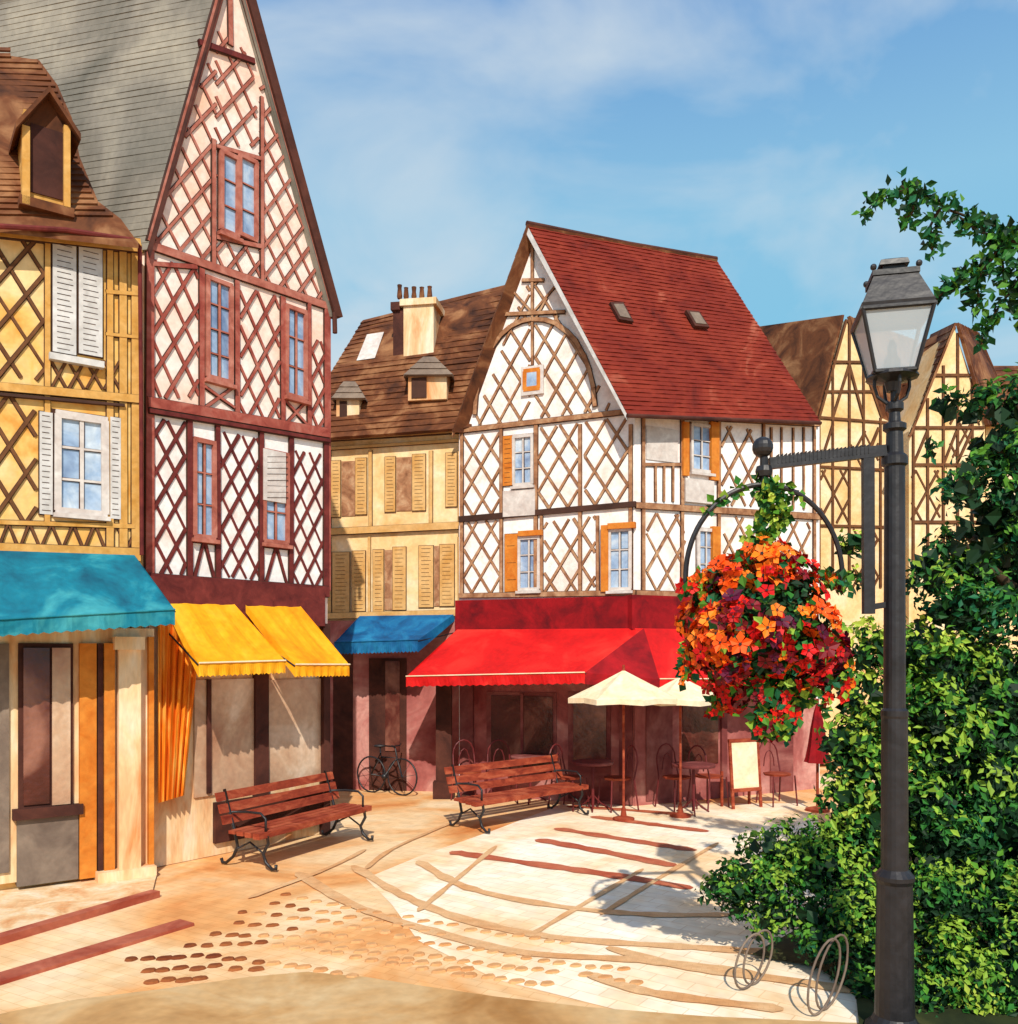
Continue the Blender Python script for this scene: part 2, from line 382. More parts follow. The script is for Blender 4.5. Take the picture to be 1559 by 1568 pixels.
for (a,b) in (((228,372),(350,-60)),((501,462),(354,-60))): f.pbeam(gt,ik,*a,*b,.08,.05)
for x,y0,y1,w in ((228,380,885,.10),(308,412,625,.07),(362,430,640,.07),(432,455,655,.07),(472,465,665,.06),(500,470,905,.11)):
    f.pbeam(rt,ik,x,y0,x,y1,w,.035)
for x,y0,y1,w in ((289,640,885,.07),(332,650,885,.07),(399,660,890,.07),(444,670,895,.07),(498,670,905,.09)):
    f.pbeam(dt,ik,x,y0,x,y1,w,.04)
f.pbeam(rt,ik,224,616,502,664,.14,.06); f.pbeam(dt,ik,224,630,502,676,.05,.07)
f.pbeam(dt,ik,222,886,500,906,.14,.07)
for (x0,x1,y0,y1) in ((312,358,592,625),(434,470,612,652)):
    f.pbeam(rt,ik,x0,y0,x1,y1,.035); f.pbeam(rt,ik,x1,y0,x0,y1,.035)
for (x0,x1,y0,y1) in ((293,330,828,884),(402,442,836,894)):
    f.pbeam(dt,ik,(x0+x1)/2,y0,x0+4,y1,.035); f.pbeam(dt,ik,(x0+x1)/2,y0,x1-4,y1,.035); f.pbeam(dt,ik,x0,y0,x1,y0+4,.04)
window(f,h,337,238,362,358,1,3,acc=(g,fr,ik)); window(f,h,365,244,390,364,1,3,acc=(g,fr,ik),sill=False)
window(f,h,316,432,352,582,2,4,acc=(g,fr,ik)); window(f,h,437,474,466,608,2,3,acc=(g,fr,ik))
window(f,h,296,676,326,822,2,3,acc=(g,fr,ik)); window(f,h,403,694,438,830,2,3,acc=(g,fr,ik))
f.prect(bl,404,690,438,768,0,.06)
for y in range(700,768,9): f.pbeam(ik,None,405,y,437,y,.006,.06)
gt.obj('gable_timbers',M_tim_gab,h)
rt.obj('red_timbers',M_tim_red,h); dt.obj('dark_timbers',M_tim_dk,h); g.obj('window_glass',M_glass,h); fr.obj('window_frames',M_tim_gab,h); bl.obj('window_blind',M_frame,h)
rs=MB(); fo=Vector((f.n.x,f.n.y,0))*.05
el=f.pt(222,384)+fo; ap=f.pt(352,-74)+fo; er=f.pt(507,486)+fo
roof(rs,el+back*1.1,el,ap,ap+back*1.1,rows=44,seg=24,lift=.006,wob=.010)
roof(rs,er,er+back*1.1,ap+back*1.1,ap,rows=30,seg=6,lift=.004,wob=.004)
rs.obj('slate_roof',M_slate,h)
bb=MB()
X=Vector((.10,0.04,0))
bb.prism([er+fo,ap+fo,ap+X+fo,er+X+fo],[x-fo*2.4 for x in (er,ap,ap+X,er+X)])
bb.prism([el,ap,ap+Vector((0,0,-.12)),el+Vector((.02,0,-.10))],[x+fo*.6 for x in (el,ap,ap+Vector((0,0,-.12)),el+Vector((.02,0,-.10)))])
bb.tube([er+Vector((.02,-.02,.05)),er+Vector((.03,-.03,-.25))],.035,6)
bb.obj('barge_board',M_dkbr,h)
fa,s1,s2,s3,s4=MB(),MB(),MB(),MB(),MB()
f.prect(fa,224,892,498,955,0,.14); f.prect(s1,228,955,500,1300,-.2,.02)
f.prect(s2,298,1040,392,1215,0,.05); f.prect(s2,412,1040,496,1196,0,.05)
f.prect(s3,392,1010,412,1225,0,.10); f.prect(s3,330,1216,500,1275,0,.08); f.prect(s3,318,1040,324,1215,.02,.08); f.prect(s3,496,955,506,1290,0,.12)
fa.obj('shop_fascia',M_tim_dk,h); s1.obj('shop_wall',M_shopc,h); s2.obj('shop_glass',M_shopw,h); s3.obj('shop_posts',M_dkbr,h)
cu=MB()
n=18
for i in range(n):
    def cp(k,top):
        u=k/n; x=242+u*(66 if top==0 else 52 if top==1 else 40); return f.pt(x,(955,1100,1230-12*u)[top],.2+.05*math.sin(k*1.9+top*.6))
    for t_ in (0,1): cu.poly([cp(i,t_),cp(i+1,t_),cp(i+1,t_+1),cp(i,t_+1)])
cu.obj('orange_door_curtain',M_orange,h)
awning(f,h,'yellow_awning',(250,912),(350,915),(304,1016),(437,1012),.85,M_yel,.16,edge=M_umb)
awning(f,h,'yellow_awning',(368,916),(452,918),(452,1018),(535,1018),.85,M_yel,.16,edge=M_umb)
ik.obj('dark_joints',INK,h)
# ============================================================ HOUSE 3 (recessed beige)
h=empty('beige_shuttered_house')
f=Fac(470,17.0,712,16.5); f3=f
body(h,f,[(440,674),(720,655),(720,1213),(440,1208)],Vector((0,4,0)),M_cream)
g,fr,ik,tb,sh,dk=MB(),MB(),MB(),MB(),MB(),MB()
f.pbeam(tb,ik,440,676,715,658,.12,.10); f.pbeam(tb,ik,440,692,715,674,.05,.05)
f.pbeam(tb,ik,440,818,715,805,.12,.08); f.pbeam(tb,ik,440,945,715,938,.12,.08)
for x in (505,568,660,704): f.pbeam(tb,ik,x,690,x,812,.06,.03)
for x in (505,566,704): f.pbeam(tb,ik,x,822,x,940,.06,.03)
for (x0,x1,y0,y1) in ((508,522,706,792),(545,562,702,788),(590,606,700,784),(632,652,696,782),(683,700,694,776),(510,536,846,938),(540,560,844,936),(572,588,842,938),(602,622,838,934),(642,664,836,930),(674,696,834,928)):
    shutter(f,x0,y0,x1,y1,sh,ik,15)
for (x0,x1,y0,y1) in ((523,544,706,790),(607,630,700,782),(589,601,842,934),(665,673,836,928)):
    f.prect(dk,x0,y0,x1,y1,0,.02)
tb.obj('stone_bands',M_tshut,h); sh.obj('shutters',M_tshut,h); dk.obj('window_panes',M_tim_ok,h)
rb=MB()
l0,l1=f.pt(498,672,.3),f.pt(722,655,.3); m0,m1=f.pt(506,572,-.6),f.pt(740,545,-.6); t0,t1=f.pt(556,490,-1.8),f.pt(790,432,-1.8)
roof(rb,l0,l1,m1,m0,rows=12,lift=.022,seg=14,wob=.02); roof(rb,m0,m1,t1,t0,rows=12,lift=.022,seg=14,wob=.02)
rb.prism([l0,m0,t0],[l0+Vector((0,3,0)),m0+Vector((0,3,0)),t0+Vector((0,3,0))])
rb.obj('brown_roof',M_broof,h)
ch,cs,po,sk,dg=MB(),MB(),MB(),MB(),MB()
f.prect(ch,618,466,664,600,-1.6,-.75); f.prect(cs,602,474,618,590,-1.5,-.78)  # left side of the chimney: its shade is given as dark brown colour
f.prect(ch,612,456,668,466,-1.65,-.7)
f.prect(cs,598,462,612,474,-1.5,-.72)
for x in (612,622,634,646,658): 
    p=f.pt(x,450,-1.1); po.lathe((p.x,p.y,0),[(.045,p.z-.1),(.055,p.z-.05),(.04,p.z+.02+U(0,.10)),(.05,p.z+.12+U(0,.1))],8)
ch.obj('chimney',M_shopc,h); cs.obj('chimney_shade_side',M_dkbr,h); po.obj('chimney_pots',M_broof,h)
sk.prism([f.pt(546,552,-.75),f.pt(562,512,-1.25),f.pt(588,508,-1.25),f.pt(574,548,-.75)],[f.pt(546,552,-.95),f.pt(562,512,-1.45),f.pt(588,508,-1.45),f.pt(574,548,-.95)])
sk.obj('skylight',M_frame,h)
for (x0,x1,yt,ye,yb) in ((512,556,584,606,642),(622,690,546,570,612)):
    f.prect(dg,x0+3,ye,x1-6,yb,-1.2,.02); 
    xm=(x0+x1)/2
    r2=MB(); a=f.pt(x0-4,ye+4,.12);b=f.pt(xm-8,yt,.0);b2=f.pt(xm+10,yt,0);c=f.pt(x1+4,ye+4,.12); B=Vector((0,1.4,.1))
    roof(r2,a,c,b2,b,rows=3,seg=3); r2.prism([a,b,b+B,a+B],[p+Vector((0,0,-.03)) for p in (a,b,b+B,a+B)]); r2.prism([b2,c,c+B,b2+B],[p+Vector((0,0,-.03)) for p in (b2,c,c+B,b2+B)])
    r2.obj('dormer_roof',M_shopg,h)
    f.prect(ik,x0+8,ye+8,xm-3,yb-3,0,.04)
dg.obj('dormer_walls',M_shopc,h)
s=MB(); f.prect(s,440,950,712,1214,-.2,.05); s.obj('ground_floor_wall',M_marp,h)
s=MB(); f.prect(s,565,1008,622,1212,0,.08); f.prect(s,510,1000,540,1212,0,.07); s.obj('door',M_dkbr,h)
s=MB(); f.prect(s,590,1012,612,1150,0,.10); s.obj('door_glass',M_bwin,h)
awning(f,h,'blue_awning',(552,942),(696,940),(512,984),(640,980),.95,M_blue,.22,edge=M_blue)
ik.obj('dark_joints',INK,h)
# ============================================================ HOUSE 4 (red roofed corner house)
h=empty('red_roofed_corner_house')
f=Fac(705,16.3,972,15.0); f4=f; fs=Fac(972,15.0,1255,17.0); f5=fs
dv=Vector((fs.B.x-fs.A.x,fs.B.y-fs.A.y,0))
w=MB()
def rel(ff,L): return [ff.w(ff.sz(*p)[0],max(ff.sz(*p)[1],-.02)) for p in L]
gp=rel(f,[(703,655),(815,356),(972,628),(972,1240),(703,1222)]); w.poly(gp)
w.poly(rel(fs,[(972,628),(1255,645),(1255,1300),(972,1240)]))
lw=rel(f,[(703,655),(703,1222)]); w.poly([lw[0],lw[1],lw[1]+dv,lw[0]+dv])
w.obj('walls',M_white,h)
tb,ik,g,fr,os,wp=MB(),MB(),MB(),MB(),MB(),MB()
f.lattice(tb,ik,[(724,650),(812,425),(812,650)],.34,58,.040)
f.lattice(tb,ik,[(820,425),(940,628),(820,640)],.34,58,.040)
for (L,q) in (([(710,668),(766,662),(766,786),(710,790)],.32),([(824,655),(886,648),(886,780),(824,784)],.32),([(896,646),(964,638),(966,768),(896,776)],.32),
          ([(710,800),(768,796),(768,908),(710,910)],.32),([(834,800),(912,790),(912,906),(834,908)],.32)):
    f.lattice(tb,ik,L,q,57,.040)
for (L,q) in (([(1104,652),(1164,660),(1164,776),(1104,774)],.38),([(990,786),(1048,788),(1048,905),(990,905)],.36),([(1108,790),(1240,800),(1240,905),(1108,905)],.38)):
    fs.lattice(tb,ik,L,q,57,.040)
f.pbeam(tb,ik,704,660,972,630,.09,.05); f.pbeam(ik,None,704,796,974,772,.10,.05); f.pbeam(tb,ik,704,912,974,908,.08,.05)
fs.pbeam(tb,ik,972,634,1252,650,.09,.05); fs.pbeam(tb,ik,972,774,1252,792,.10,.05); fs.pbeam(tb,ik,972,908,1252,915,.08,.05)
for x in (708,768,821,889,966): f.pbeam(tb,ik,x,650,x,912,.065,.035)
for x in (830,916,): f.pbeam(tb,ik,x,790,x,912,.05,.038)
for x in (984,1044,1100,1168,1246): fs.pbeam(tb,ik,x,636,x,912,.065,.035)
for x in (1003,1016,1030): fs.pbeam(tb,ik,x,712,x,768,.04,.03)
for x in (1180,1196,1214,1230): fs.pbeam(tb,ik,x,655,x,780,.04,.03)
fs.pbeam(tb,ik,984,712,1044,712,.05,.034)
f.pbeam(tb,ik,816,372,816,560,.05,.036)
f.pbeam(tb,ik,772,482,866,478,.06,.045); f.pbeam(tb,ik,800,430,834,430,.05,.045)
for sg in (-1,1):
    prev=None
    for i in range(9):
        a=i/8*math.pi/2*.98; x=816+sg*(88 if sg<0 else 96)*math.sin(a); y=640-(150)*math.cos(a)-(12 if sg>0 else 0)*math.sin(a)
        if prev: f.pbeam(tb,ik,prev[0],prev[1],x,y,.075,.05)
        prev=(x,y)
f.pbeam(tb,ik,816,480,780,440,.04); f.pbeam(tb,ik,816,480,850,440,.04)
for (a,b) in (((712,648),(812,368)),((958,620),(818,368))): f.pbeam(tb,ik,*a,*b,.08,.055)
f.prect(wp,798,560,832,604,0,.046)
window(f,h,805,568,826,596,2,1,acc=(g,os,ik),fw=.05,sill=False,d=.05)
window(f,h,788,668,816,742,2,3,acc=(g,fr,ik)); shutter(f,771,668,786,744,os,ik,10)
f.prect(wp,770,750,819,790,0,.06)
window(f,h,796,824,826,902,2,3,acc=(g,fr,ik)); shutter(f,774,818,794,906,os,ik,3); f.prect(os,793,812,829,820,0,.10)
window(f,h,934,812,966,902,2,3,acc=(g,fr,ik)); f.prect(os,920,804,931,906,0,.08); f.prect(os,930,800,972,809,0,.10)
fs.prect(wp,990,655,1038,706,0,.02)
window(fs,h,1058,652,1088,722,2,3,acc=(g,fr,ik)); fs.prect(os,1047,646,1056,728,0,.08); fs.prect(os,1090,646,1102,735,0,.08)
fs.prect(wp,1050,734,1094,770,0,.06)
window(fs,h,1068,812,1092,890,2,3,acc=(g,fr,ik)); fs.prect(os,1092,806,1104,895,0,.08)
tb.obj('timbers',M_tim_ok,h); g.obj('window_glass',M_glass,h); fr.obj('window_frames',M_frame,h); os.obj('orange_shutters',M_oshut,h); wp.obj('white_panels',M_frame,h)
rr=MB(); fo=Vector((f.n.x,f.n.y,0))*.18
ap=f.pt(812,350)+fo*.9; apb=P(1097,398,17.8)
er=fs.pt(962,636,.28)+fo*.4; erb=fs.pt(1256,646,.22); el=f.pt(699,664)+fo
elb=el+dv
roof(rr,er,erb,apb,ap,rows=44,seg=40,lift=.014,wob=.018)
rr.obj('red_tile_roof',M_rroof,h)
rl=MB(); roof(rl,elb,el,ap,apb,rows=20,seg=6); rl.obj('brown_roof_slope',M_broof,h)
bb=MB()
t=Vector((0,0,-.10))
bb.prism([ap,el,el+t,ap+t*1.6],[p-fo*.35 for p in (ap,el,el+t,ap+t*1.6)])
bb.obj('barge_board',M_tim_ok,h)
bb=MB(); bb.prism([ap,er,er+t*1.0,ap+t*1.8],[p-fo*.35 for p in (ap,er,er+t*1.0,ap+t*1.8)]); bb.obj('pale_barge_board',M_shut,h)
rg=MB(); rg.tube([ap+Vector((0,0,.02)),(ap+apb)/2+Vector((0,0,-.01)),apb+Vector((0,0,.02))],.05,8); rg.tube([er+Vector((0,-.03,-.03)),erb+Vector((0,-.03,-.03))],.035,8); rg.obj('ridge_and_gutter',M_dkbr,h)
nr=(erb-er).cross(ap-er).normalized()
if nr.z<0: nr=-nr
def onroof(px,py):
    d_=Vector(((px-CX)/F,1,(HZ-py)/F)); o=Vector((0,0,H)); tt=(er-o).dot(nr)/d_.dot(nr); return o+d_*tt
sk,sg_=MB(),MB()
for q in ([(932,466),(952,466),(968,496),(946,492)],[(1048,478),(1068,480),(1084,504),(1062,502)]):
    c=[onroof(*p) for p in q]; sk.prism([p+nr*.06 for p in c],[p for p in c])
    m=sum(c,Vector())/4; c2=[m+(p-m)*.72 for p in c]; sg_.prism([p+nr*.075 for p in c2],[p+nr*.05 for p in c2])
sk.obj('skylight_frames',M_dkbr,h); sg_.obj('skylight_glass',M_shopg,h)
fa=MB(); f.prect(fa,697,916,974,966,0,.22); fs.prect(fa,968,916,1250,966,0,.22); fa.obj('red_fascia',M_dred,h)
awning(f,h,'red_awning',(700,964),(986,962),(622,1036),(896,1030),1.5,M_red,.18,d0=.24,edge=M_umb)
awning(fs,h,'red_side_awning',(972,962),(1250,966),(1010,1040),(1250,1040),.9,M_red,.16,d0=.24,edge=M_umb)
hp=MB(); a=f.pt(986,962,.24); b=f.pt(896,1030,1.5); c=fs.pt(1010,1040,.9); hp.poly([a,b,c]); hp.poly([b,c,c-Vector((0,0,.16)),b-Vector((0,0,.18))]); hp.obj('awning_corner',M_dred,h)  # darker red than the awning: underside shading put into the colour
gfm,dk,gl,pc=MB(),MB(),MB(),MB()
f.prect(gfm,704,960,972,1240,-.1,.04); fs.prect(gfm,972,960,1250,1240,-.1,.04)
gfm.obj('ground_floor_wall',M_marp,h)
f.prect(dk,704,1045,724,1226,0,.1); f.prect(dk,745,1060,852,1185,0,.06); f.prect(dk,948,1050,968,1232,0,.1); f.prect(gl,752,1066,846,1178,.03,.08)
f.prect(dk,797,1062,801,1180,.05,.1); f.prect(dk,870,1060,935,1225,0,.06); f.prect(gl,878,1068,928,1170,.03,.08)
fs.prect(dk,990,1060,1030,1225,0,.06); fs.prect(gl,1046,1070,1100,1170,0,.06); fs.prect(dk,1106,1050,1114,1225,0,.1); fs.prect(dk,1180,1060,1215,1225,0,.06)
dk.obj('door_and_posts',M_mar,h); gl.obj('cafe_windows',M_bwin,h)
p=G(680,1222); pc.box(p.x-.14,p.y-.1,0,p.x+.14,p.y+.1,2.1); pc.box(p.x-.19,p.y-.14,0,p.x+.19,p.y+.14,.3)
pc.obj('awning_post',M_dkbr,h)
ik.obj('dark_joints',INK,h)
# ============================================================ HOUSE 5/6 background
def bg(name,fc,poly,latt,posts,roofs,bm):
    h=empty(name); q=[fc.sz(*p) for p in poly]; w=MB()
    w.prism([fc.w(t,max(z,0)) for t,z in q],[fc.w(t,max(z,0))+Vector((0,3,0)) for t,z in q]); w.obj('walls',bm,h)
    tb,ik=MB(),MB()
    for L in latt: fc.lattice(tb,ik,L,.42,60,.04)
    for p in posts: fc.pbeam(tb,ik,*p,.055,.03)
    tb.obj('timbers',M_tim_br,h); ik.obj('dark_joints',INK,h)
    r=MB()
    for q in roofs: roof(r,*q,rows=14,seg=6,lift=.02)
    r.obj('brown_roof',M_broof,h); return h
fc=Fac(1240,20,1420,20.6)
bg('background_timber_house',fc,[(1252,640),(1296,488),(1350,640),(1392,660),(1392,1170),(1252,1170)],
   [[(1256,720),(1300,720),(1300,800),(1256,800)],[(1305,810),(1345,810),(1345,900),(1305,900)],[(1302,660),(1345,660),(1345,715),(1302,715)]],
   [(1254,640,1254,900),(1275,560,1275,900),(1300,490,1300,900),(1322,560,1322,900),(1348,640,1348,900),(1375,650,1375,900),(1256,640,1390,650),(1256,715,1390,722),(1256,805,1390,808),(1275,555,1322,555),(1262,600,1338,600),(1254,640,1296,490),(1350,640,1298,490),(1275,640,1300,560),(1322,640,1300,560),(1256,710,1275,650),(1322,710,1345,655),(1322,715,1345,655)],
   [[P(1160,640,22.5),P(1250,645,19.95),P(1293,482,19.95),P(1150,502,22.5)],[P(1300,484,20.3),P(1354,650,20.4),P(1460,650,22.5),P(1400,520,22.5)]],M_cream)
fc=Fac(1385,19.3,1510,19.6)
bg('background_timber_house',fc,[(1392,660),(1398,650),(1462,505),(1508,640),(1512,1180),(1392,1180)],
   [[(1396,720),(1440,720),(1440,800),(1396,800)],[(1455,640),(1500,640),(1500,700),(1455,700)]],
   [(1398,655,1398,900),(1420,610,1420,900),(1444,560,1444,900),(1466,510,1466,900),(1488,580,1488,900),(1398,655,1506,655),(1398,712,1508,712),(1398,800,1508,800),(1432,575,1488,575),(1398,712,1420,660),(1464,712,1488,660),(1444,712,1464,660)],
   [[P(1386,668,21.5),P(1392,668,19.2),P(1462,494,19.3),P(1425,512,21.5)],[P(1467,494,19.4),P(1512,650,19.5),P(1560,650,21.5),P(1500,510,21.5)]],M_cream)
hh=empty('background_timber_house'); w=MB()
roof(w,P(1350,660,21.2),P(1400,655,19.9),P(1462,500,19.9),P(1408,525,21.5),rows=10,seg=5); w.obj('brown_roof',M_broof,hh)
w=MB(); w.box(P(1510,800,20).x,20,0,P(1700,800,20).x,24,P(1500,640,20).z); w.obj('walls',M_cream,hh)
w=MB(); roof(w,P(1505,650,19.8),P(1720,650,19.8),P(1720,560,22),P(1505,560,22),rows=10); w.obj('roof',M_broof,hh)
# ============================================================ GROUND
def sheet(name,pts,m,z,par=None):
    mb=MB(); mb.poly([G(x,y,z) for x,y in pts]); return mb.obj(name,m,par)
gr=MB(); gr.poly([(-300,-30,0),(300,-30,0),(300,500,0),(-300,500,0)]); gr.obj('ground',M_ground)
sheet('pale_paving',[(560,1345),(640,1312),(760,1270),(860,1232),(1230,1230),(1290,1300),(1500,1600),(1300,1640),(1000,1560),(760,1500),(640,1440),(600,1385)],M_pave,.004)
sheet('shaded_tan_road',[(-200,1600),(20,1548),(120,1530),(250,1514),(380,1496),(470,1488),(560,1496),(650,1510),(760,1526),(900,1542),(1080,1556),(1300,1566),(1700,1570),(2200,1900),(700,5000),(-900,2200)],M_road,.008)  # road sheet carries the foreground's brown shading as a darker tan
pv=empty('paving_bands'); cnt=[0]
def band(pts,wpx,m):
    mb=MB(); cnt[0]+=1; z=.010+.0004*cnt[0]
    P2=[Vector(p) for p in pts]; Q=[]
    for i in range(len(P2)-1):
        p0=P2[max(i-1,0)];p1=P2[i];p2=P2[i+1];p3=P2[min(i+2,len(P2)-1)]
        for k in range(8):
            t=k/8; Q.append(.5*((2*p1)+(-p0+p2)*t+(2*p0-5*p1+4*p2-p3)*t*t+(-p0+3*p1-3*p2+p3)*t**3))
    Q.append(P2[-1])
    g3=[G(p.x,p.y,z) for p in Q]; n=len(g3)
    Ls,Rs=[],[]
    for i in range(n):
        t=(g3[min(i+1,n-1)]-g3[max(i-1,0)]).normalized(); nn=Vector((-t.y,t.x,0)); ww=wpx*U(.75,1.25)*(.35 if i in (0,n-1) else 1)
        Ls.append(g3[i]+nn*ww/2); Rs.append(g3[i]-nn*ww/2)
    for i in range(n-1): mb.poly([Ls[i],Ls[i+1],Rs[i+1],Rs[i]])
    mb.obj('band',m,pv)
for b in ([(868,1234),(960,1240),(1062,1248)],[(905,1250),(1000,1262),(1085,1273)],[(850,1268),(950,1284),(1066,1302)],[(822,1285),(920,1303),(1036,1326)],[(690,1304),(800,1320),(940,1340),(1060,1360)]):
    band(b,.22,M_brick)
for b in ([(540,1325),(620,1372),(720,1410),(860,1436),(1060,1450),(1180,1458)],[(455,1335),(540,1385),(660,1425),(800,1458),(980,1470),(1160,1490)],[(640,1318),(720,1360),(860,1388),(1000,1400),(1120,1400)],
          [(930,1450),(1040,1478),(1200,1500),(1400,1530)],[(900,1490),(1000,1520),(1200,1545)]):
    band(b,.15,M_tan)
for b in ([(985,1330),(900,1380),(815,1430)],[(1100,1290),(1000,1350),(920,1400)],[(760,1295),(700,1345),(640,1395)],[(560,1300),(500,1330),(380,1375)],[(690,1260),(600,1300),(560,1330)]):
    band(b,.07,M_tan)
cb,cb2=MB(),MB()
rows=[[(440,1372),(600,1402),(720,1424),(890,1450)],[(372,1398),(520,1414),(660,1446),(880,1478)],[(365,1414),(500,1430),(640,1464),(870,1494)],[(290,1450),(400,1444),(520,1462),(700,1492),(860,1512)],[(200,1470),(300,1464),(420,1476),(560,1498)],[(225,1488),(330,1482),(420,1484)],[(235,1503),(330,1499)],[(420,1385),(560,1408),(700,1436)],[(900,1495),(1000,1512)],[(330,1432),(450,1436),(600,1468),(740,1490)],[(880,1478),(980,1490)]]
for r in rows:
    for i in range(len(r)-1):
        a,b=Vector(r[i]),Vector(r[i+1]); n=max(1,int((b-a).length/23))
        for k in range(n):
            p=a+(b-a)*((k+U(-.12,.12))/n); c=G(p.x,p.y+U(-2,2)); 
            rx=U(.055,.075); ry=U(.035,.05)
            mb=cb if p.x<430+U(-60,60) else cb2
            ang=math.radians(20); zt=.014
            ring=[]
            for q in range(9):
                t=2*math.pi*q/9; x=rx*math.cos(t)*U(.85,1.1); y=ry*math.sin(t)*U(.85,1.1)
                ring.append(Vector((c.x+x*math.cos(ang)-y*math.sin(ang),c.y+x*math.sin(ang)+y*math.cos(ang),zt)))
            cz=Vector((c.x,c.y,zt))
            mb.prism([cz+(v-cz)*.8+Vector((0,0,.006)) for v in ring],[Vector((v.x,v.y,0)) for v in ring])
cb.obj('cobbles_dark',M_cob,pv); cb2.obj('cobbles_pale',M_cobl,pv)
ks=empty('entrance_step')
def slab(a,b,w,hh,m,nm,par):
    A=G(*a);B=G(*b); t=(B-A).normalized(); nn=Vector((t.y,-t.x,0))*w; mb=MB()
    mb.prism([A+Vector((0,0,hh)),B+Vector((0,0,hh)),B+nn+Vector((0,0,hh)),A+nn+Vector((0,0,hh))],[A,B,B+nn,A+nn]); mb.obj(nm,m,par)
slab((-60,1458),(232,1372),.13,.07,M_kerb,'upper_tread',ks); slab((-40,1506),(275,1412),.22,.03,M_kerb,'lower_tread',ks)
sheet('pavement',[(-300,1400),(-60,1456),(232,1371),(240,1338),(0,1340)],M_shopc,.03)
# ============================================================ STREET LAMP
lamp=empty('street_lamp'); LY=6.0; k=LY/F
def lz(py): return H+(HZ-py)*k
c=P(1370,1000,LY); mb=MB()
mb.lathe((c.x,c.y,0),[(.19,0),(.19,.06),(.15,.1),(.13,.14)]+[(r*k,lz(y)) for r,y in ((28,1500),(26,1352),(29,1346),(29,1340),(20,1330),(19,1100),(20,1096),(20,1088),(16,1084),(15,715),(19,712),(19,700),(13,694),(12,662),(17,658),(17,650),(9,646),(8,632),(13,628),(13,618),(6,614),(6,600))],20)
mb.obj('pole',M_iron,lamp,smooth=False)
c=P(1366,1000,LY)
rot=math.radians(32); top=lz(486); bot=lz(575)
def sq(r,z): return [Vector((c.x+r*math.cos(rot+i*math.pi/2),c.y+r*math.sin(rot+i*math.pi/2),z)) for i in range(4)]
rt_,rb_=66*k*1.06,37*k*1.1
T,B=sq(rt_,top),sq(rb_,bot)
gl=MB()
for i in range(4):
    j=(i+1)%4; gl.poly([T[i]*.98+Vector((c.x,c.y,T[i].z))*.02,T[j]*.98+Vector((c.x,c.y,T[i].z))*.02,B[j],B[i]])
gl.obj('lantern_panes',M_lg,lamp)
fm=MB()
for i in range(4):
    j=(i+1)%4; fm.tube([T[i],B[i]],.014,6); fm.tube([T[i],T[j]],.018,6); fm.tube([B[i],B[j]],.016,6)
for z0,z1,a,b in ((486,478,69,72),(478,432,70,44),(432,424,47,47),(424,412,22,22),(412,404,30,27),(404,400,27,16)):
    q1,q2=sq(a*k,lz(z0)),sq(b*k,lz(z1)); fm.prism(q1,q2)
s2=sq(45*k,lz(424)); 
for i in range(4): fm.ball(s2[i]+Vector((0,0,.02)),.022,8,6)
fm.lathe((c.x,c.y,0),[(rb_*.9,bot),(rb_*.95,bot-.02),(.05,bot-.05),(.035,lz(600))],12)
fm.lathe((c.x,c.y,0),[(.05,bot+.0),(.055,bot+.1),(.03,bot+.14),(.03,bot+.2),(.012,bot+.24)],12)
for s in (-1,1):
    fm.tube([Vector((c.x+s*x*k,c.y,lz(y))) for x,y in ((26,574),(27,592),(22,608),(8,618))],.012,6)
    fm.tube([Vector((c.x,c.y+s*x*k,lz(y))) for x,y in ((26,574),(27,592),(22,608),(8,618))],.012,6)
fm.obj('lantern_frame',M_iron,lamp)
ar=MB()
def bar(p,q,w,dp,m=ar):
    p=P(*p,LY);q=P(*q,LY); t=(q-p).normalized(); nn=Vector((-t.z,0,t.x))*w/2; D=Vector((0,dp/2,0))
    m.prism([p+nn-D,q+nn-D,q-nn-D,p-nn-D],[p+nn+D,q+nn+D,q-nn+D,p-nn+D])
bar((1356,690),(1178,710),.075,.05); bar((1329,696),(1330,940),.075,.045); bar((1332,930),(1356,926),.04,.035)
for i in range(24):
    x=1190+i*6; bar((x,708-.11*(x-1178)+4),(x+1,708-.11*(x-1178)-10),.006,.06)
ar.ball(P(1168,685,LY),16*k); ar.tube([P(1170,700,LY),P(1170,742,LY)],.028,8); ar.lathe((P(1170,0,LY).x,LY,0),[(.05,lz(730)),(.06,lz(722)),(.05,lz(714))],10)
ar.obj('bracket_arm',M_iron,lamp)
# hanging basket
hb=empty('hanging_flower_basket'); hp=MB()
hp.tube([P(1170+120*math.cos(a),884-142*math.sin(a),LY) for a in [math.radians(-8+196*i/40) for i in range(41)]],.018,8)
hp.obj('hoop',M_iron,hb)
cc=P(1165,960,LY); bs=MB(); bs.ball(cc+Vector((0,0,-.02)),(.36,.30,.30)); bs.obj('basket_bowl',M_soil,hb)
def leafquad(mb,p,n,s,col,asp=.55):
    n=n.normalized(); t=n.orthogonal().normalized(); b=n.cross(t); a=U(0,6.283)
    d1=t*math.cos(a)+b*math.sin(a); d2=n.cross(d1)
    tip=p+d1*s; ml=p+d2*s*asp*.5+d1*s*.45+n*s*.12; mr=p-d2*s*asp*.5+d1*s*.45+n*s*.12
    mb.poly([p,mr,tip],col); mb.poly([p,tip,ml],col)
def rv():
    while True:
        v=Vector((U(-1,1),U(-1,1),U(-1,1)))
        if .05<v.length<1: return v.normalized()
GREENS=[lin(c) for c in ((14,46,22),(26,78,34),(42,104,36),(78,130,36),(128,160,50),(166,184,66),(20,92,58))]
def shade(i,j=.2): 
    c=GREENS[i]; q=U(1-j,1+j); return (c[0]*q,c[1]*q,c[2]*q)
